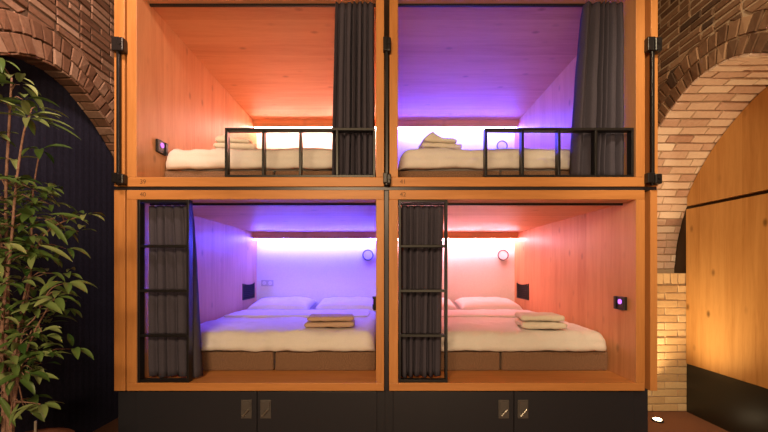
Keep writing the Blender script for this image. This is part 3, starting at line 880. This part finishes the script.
stems = [
    ([(4, 432), (2, 380), (4, 300), (2, 200), (5, 130), (8, 76)], 0.012, 0.02),
    ([(14, 432), (8, 380), (12, 320), (20, 250), (25, 190), (32, 140), (38, 120)], 0.010, -0.05),
    ([(8, 432), (10, 350), (16, 280), (18, 200), (26, 145)], 0.008, 0.08),
    ([(10, 432), (18, 390), (30, 350), (45, 318), (58, 298)], 0.007, -0.02),
    ([(6, 432), (12, 340), (22, 270), (33, 238), (52, 222), (78, 214)], 0.007, 0.05),
    ([(10, 432), (4, 350), (-14, 280), (-22, 200), (-26, 130)], 0.009, 0.10),
    ([(12, 432), (20, 404), (36, 396), (56, 398)], 0.005, -0.09),
    ([(8, 432), (14, 372), (34, 358), (56, 352)], 0.006, -0.06),
    ([(12, 432), (20, 345), (36, 316), (50, 290), (66, 283)], 0.005, 0.0),
]
tips = []
for pts, r, dy in stems:
    P3 = [wp(a, b, dy * min(1, i / 2)) + Vector((0, 0, 0)) for i, (a, b) in enumerate(pts)]
    P3[0].z = rimz - 0.06
    fine = []
    for i in range(len(P3) - 1):
        p0, p1, p2, p3 = P3[max(i - 1, 0)], P3[i], P3[i + 1], P3[min(i + 2, len(P3) - 1)]
        for k in range(6):
            q = k / 6
            fine.append(0.5 * (2 * p1 + (p2 - p0) * q + (2 * p0 - 5 * p1 + 4 * p2 - p3) * q * q + (3 * p1 - p0 - 3 * p2 + p3) * q ** 3))
    fine.append(P3[-1])
    bm = bmesh.new(); tube(bm, fine, [r * (1 - 0.6 * i / (len(fine) - 1)) for i in range(len(fine))], 8)
    obj('stem', bm, 'bark', t, smooth=True)
    tips.append(fine)

lb = bmesh.new(); tone = lb.faces.layers.float.new('tone')
def leaf(base, direc, up, L, Wd, droop, tn):
    direc = direc.normalized(); side = direc.cross(up)
    if side.length < 1e-3: side = Vector((1, 0, 0))
    side.normalize(); nrm = side.cross(direc)
    n = 7; rows = []; p = base.copy(); d = direc.copy()
    for i in range(n + 1):
        s = i / n
        w = Wd / 2 * max(0.0, math.sin(PI * min(1, s * 0.96 + 0.03)) ** 0.85) * (1 - 0.25 * s)
        if i == n: w = 0.0006
        nn = side.cross(d).normalized()
        rows.append([lb.verts.new(p - side * w + nn * w * 0.35), lb.verts.new(p - side * w * 0.5 + nn * w * 0.13), lb.verts.new(p), lb.verts.new(p + side * w * 0.5 + nn * w * 0.13), lb.verts.new(p + side * w + nn * w * 0.35)])
        d = (d + Vector((0, 0, -droop / n))).normalized()
        p = p + d * (L / n)
    for A, Bq in zip(rows, rows[1:]):
        for k in range(4):
            f = lb.faces.new((A[k], A[k + 1], Bq[k + 1], Bq[k])); f[tone] = tn; f.smooth = True
twigs = bmesh.new()
def cluster(c, n, L=0.13, spread=1.0, lean=Vector((0.2, -0.2, 0)), droop=0.9, tb=0.5):
    for k in range(n):
        a = 2 * PI * (k + rnd.random() * 0.7) / n
        d = Vector((math.cos(a) * spread, math.sin(a) * spread * 0.8, rnd.uniform(-0.1, 0.55))) + lean
        l = L * rnd.uniform(0.75, 1.25)
        b = c + d.normalized() * 0.02
        leaf(b, d, Vector((rnd.uniform(-.5, .5), rnd.uniform(-.6, 0.1), 1)), l, l * rnd.uniform(0.30, 0.44), droop * rnd.uniform(0.5, 1.5), min(1, max(0, rnd.gauss(tb, 0.25))))
# envelope of the dense crown: right edge in pixels at each height
ENV = [(62, 14), (75, 30), (92, 26), (100, 36), (150, 18), (172, 22), (182, 44), (195, 66), (215, 78), (232, 74), (250, 66), (275, 58), (292, 64), (305, 70), (322, 68), (345, 68), (368, 64), (380, 50), (392, 34), (405, 40), (424, 14)]
def env(py):
    return max(8, env0(py) - (9 if py > 176 else 0))
def env0(py):
    for (a, b), (c, d) in zip(ENV, ENV[1:]):
        if a <= py <= c: return b + (d - b) * (py - a) / (c - a)
    return 10
allpts = [q for f in tips for q in f]
def twig(c):
    q = min(allpts, key=lambda s: (s - c).length + max(0, s.z - c.z) * 0.8)
    m = (q + c) / 2 + Vector((0, 0, 0.02))
    tube(twigs, [q, m, c], [0.0035, 0.003, 0.002], 5)
# umbrella of leaves at the top of the second stem
c = wp(37, 121, -0.05)
for (tx, ty, tl) in ((64, 113, .16), (72, 128, .19), (68, 141, .20), (55, 143, .17), (60, 152, .18), (47, 138, .14), (22, 118, .14), (20, 132, .13), (30, 110, .12), (50, 108, .13), (28, 140, .12), (12, 128, .13)):
    e = wp(tx, ty, -0.05 + rnd.uniform(-0.14, 0.1)); d = e - c
    leaf(c + d.normalized() * 0.015, Vector((d.x, d.y, d.z * 0.4 + 0.05)), Vector((rnd.uniform(-.3, .3), -0.5, 1)), max(0.11, d.length * 1.05), rnd.uniform(0.034, 0.046), 0.7, rnd.uniform(0.45, 0.95))
for (px, py, n, L) in ((9, 68, 5, .13), (18, 84, 4, .13), (24, 100, 4, .12), (10, 106, 4, .12), (33, 106, 2, .13), (6, 140, 4, .12), (10, 160, 3, .10)):
    c = wp(px, py, rnd.uniform(-0.08, 0.08)); twig(c); cluster(c, n, L, droop=1.1, tb=0.6)
for fine in tips:
    cluster(fine[-1], 5, 0.12, droop=1.0, tb=0.6)
py = 176
while py < 420:
    e = env(py)
    px = -46 + rnd.random() * 8
    while px < e - 8:
        dens = 0.82 if py < 385 else 0.5
        if rnd.random() < dens:
            c = wp(px + rnd.uniform(-5, 5), py + rnd.uniform(-6, 6), rnd.uniform(-0.17, 0.17))
            if c.x + pc.x > -2.50:
                twig(c); cluster(c, rnd.choice((3, 4, 4, 5)), 0.105, lean=Vector((0.25 + 0.3 * (px > e - 25), -0.25, 0.0)), droop=1.1, tb=0.5)
        px += rnd.uniform(8, 13)
    py += 9.5
# long sprays at the edge
for (x0, y0, x1, y1) in ((60, 216, 93, 220), (55, 222, 76, 246), (40, 190, 68, 197), (50, 246, 72, 262), (48, 300, 76, 312), (52, 330, 74, 326), (46, 352, 68, 354), (36, 404, 64, 404), (38, 402, 50, 420), (34, 306, 60, 298), (30, 400, 26, 420), (10, 392, 20, 425), (44, 372, 66, 378)):
    a, b = wp(x0, y0, -0.06), wp(x1, y1, rnd.uniform(-0.12, 0.02)); d = b - a
    twig(a)
    leaf(a, Vector((d.x, d.y, d.z + 0.05)), Vector((0, -0.6, 1)), max(0.12, d.length), rnd.uniform(0.032, 0.05), 0.6, rnd.uniform(0.45, 0.9))
for f in twigs.faces: f.material_index = 1; f.smooth = True
tm = bpy.data.meshes.new('tmp'); twigs.to_mesh(tm); twigs.free(); lb.from_mesh(tm); bpy.data.meshes.remove(tm)
me = bpy.data.meshes.new('foliage'); lb.to_mesh(me); lb.free()
obj('foliage', me, ['leaf', 'bark'], t)

# ------------------------------------------------------------------ light
def area(name, loc, target, sx, sy, power, col, spread=PI):
    l = bpy.data.lights.new(name, 'AREA'); l.shape = 'RECTANGLE'; l.size = sx; l.size_y = sy; l.energy = power; l.color = col; l.spread = spread
    o = bpy.data.objects.new(name, l); COL.objects.link(o); o.location = loc
    o.rotation_euler = (Vector(target) - Vector(loc)).to_track_quat('-Z', 'Y').to_euler()
    return o
def spot(name, loc, target, power, col, deg, blend=0.6, rad=0.05):
    l = bpy.data.lights.new(name, 'SPOT'); l.energy = power; l.color = col; l.spot_size = math.radians(deg); l.spot_blend = blend; l.shadow_soft_size = rad
    o = bpy.data.objects.new(name, l); COL.objects.link(o); o.location = loc
    o.rotation_euler = (Vector(target) - Vector(loc)).to_track_quat('-Z', 'Y').to_euler()
    return o
WARM = (1.0, 0.69, 0.38)
area('front_key_fill', (-0.7, -4.2, 3.0), (0, 0, 1.6), 1.5, 0.6, 132, WARM)  # unseen key light added behind the camera to light the pod fronts
area('low_fill', (0.9, -4.3, 0.9), (0, 0, 2.6), 0.8, 0.5, 38, WARM)  # added low fill without a fixture, warms the upper pods' ceilings
spot('uplight_beam', (2.60, 0.74, 0.03), (2.66, 0.50, 2.6), 160, (1.0, 0.70, 0.36), 95, 1.0, 0.03)
spot('arch_spot_right', (1.6, -2.4, 4.2), (3.0, 0.4, 1.9), 280, (1.0, 0.77, 0.48), 60, 0.7, 0.1)
spot('arch_fill_left', (-1.5, -1.6, 4.2), (-2.4, 0.1, 2.9), 230, (1.0, 0.70, 0.52), 70, 0.7, 0.15)  # added unseen spot that brightens the left arch bricks
w = bpy.data.worlds.new('world'); scene.world = w; w.use_nodes = True
w.node_tree.nodes['Background'].inputs['Color'].default_value = (1.0, 0.78, 0.58, 1)
w.node_tree.nodes['Background'].inputs['Strength'].default_value = 0.13

vs = scene.view_settings
vs.view_transform = 'Standard'; vs.look = 'None'; vs.exposure = 0.0; vs.gamma = 1.0; vs.use_curve_mapping = False
scene.cycles.use_denoising = True
scene.cycles.max_bounces = 10
scene.cycles.diffuse_bounces = 6
scene.cycles.sample_clamp_indirect = 8.0
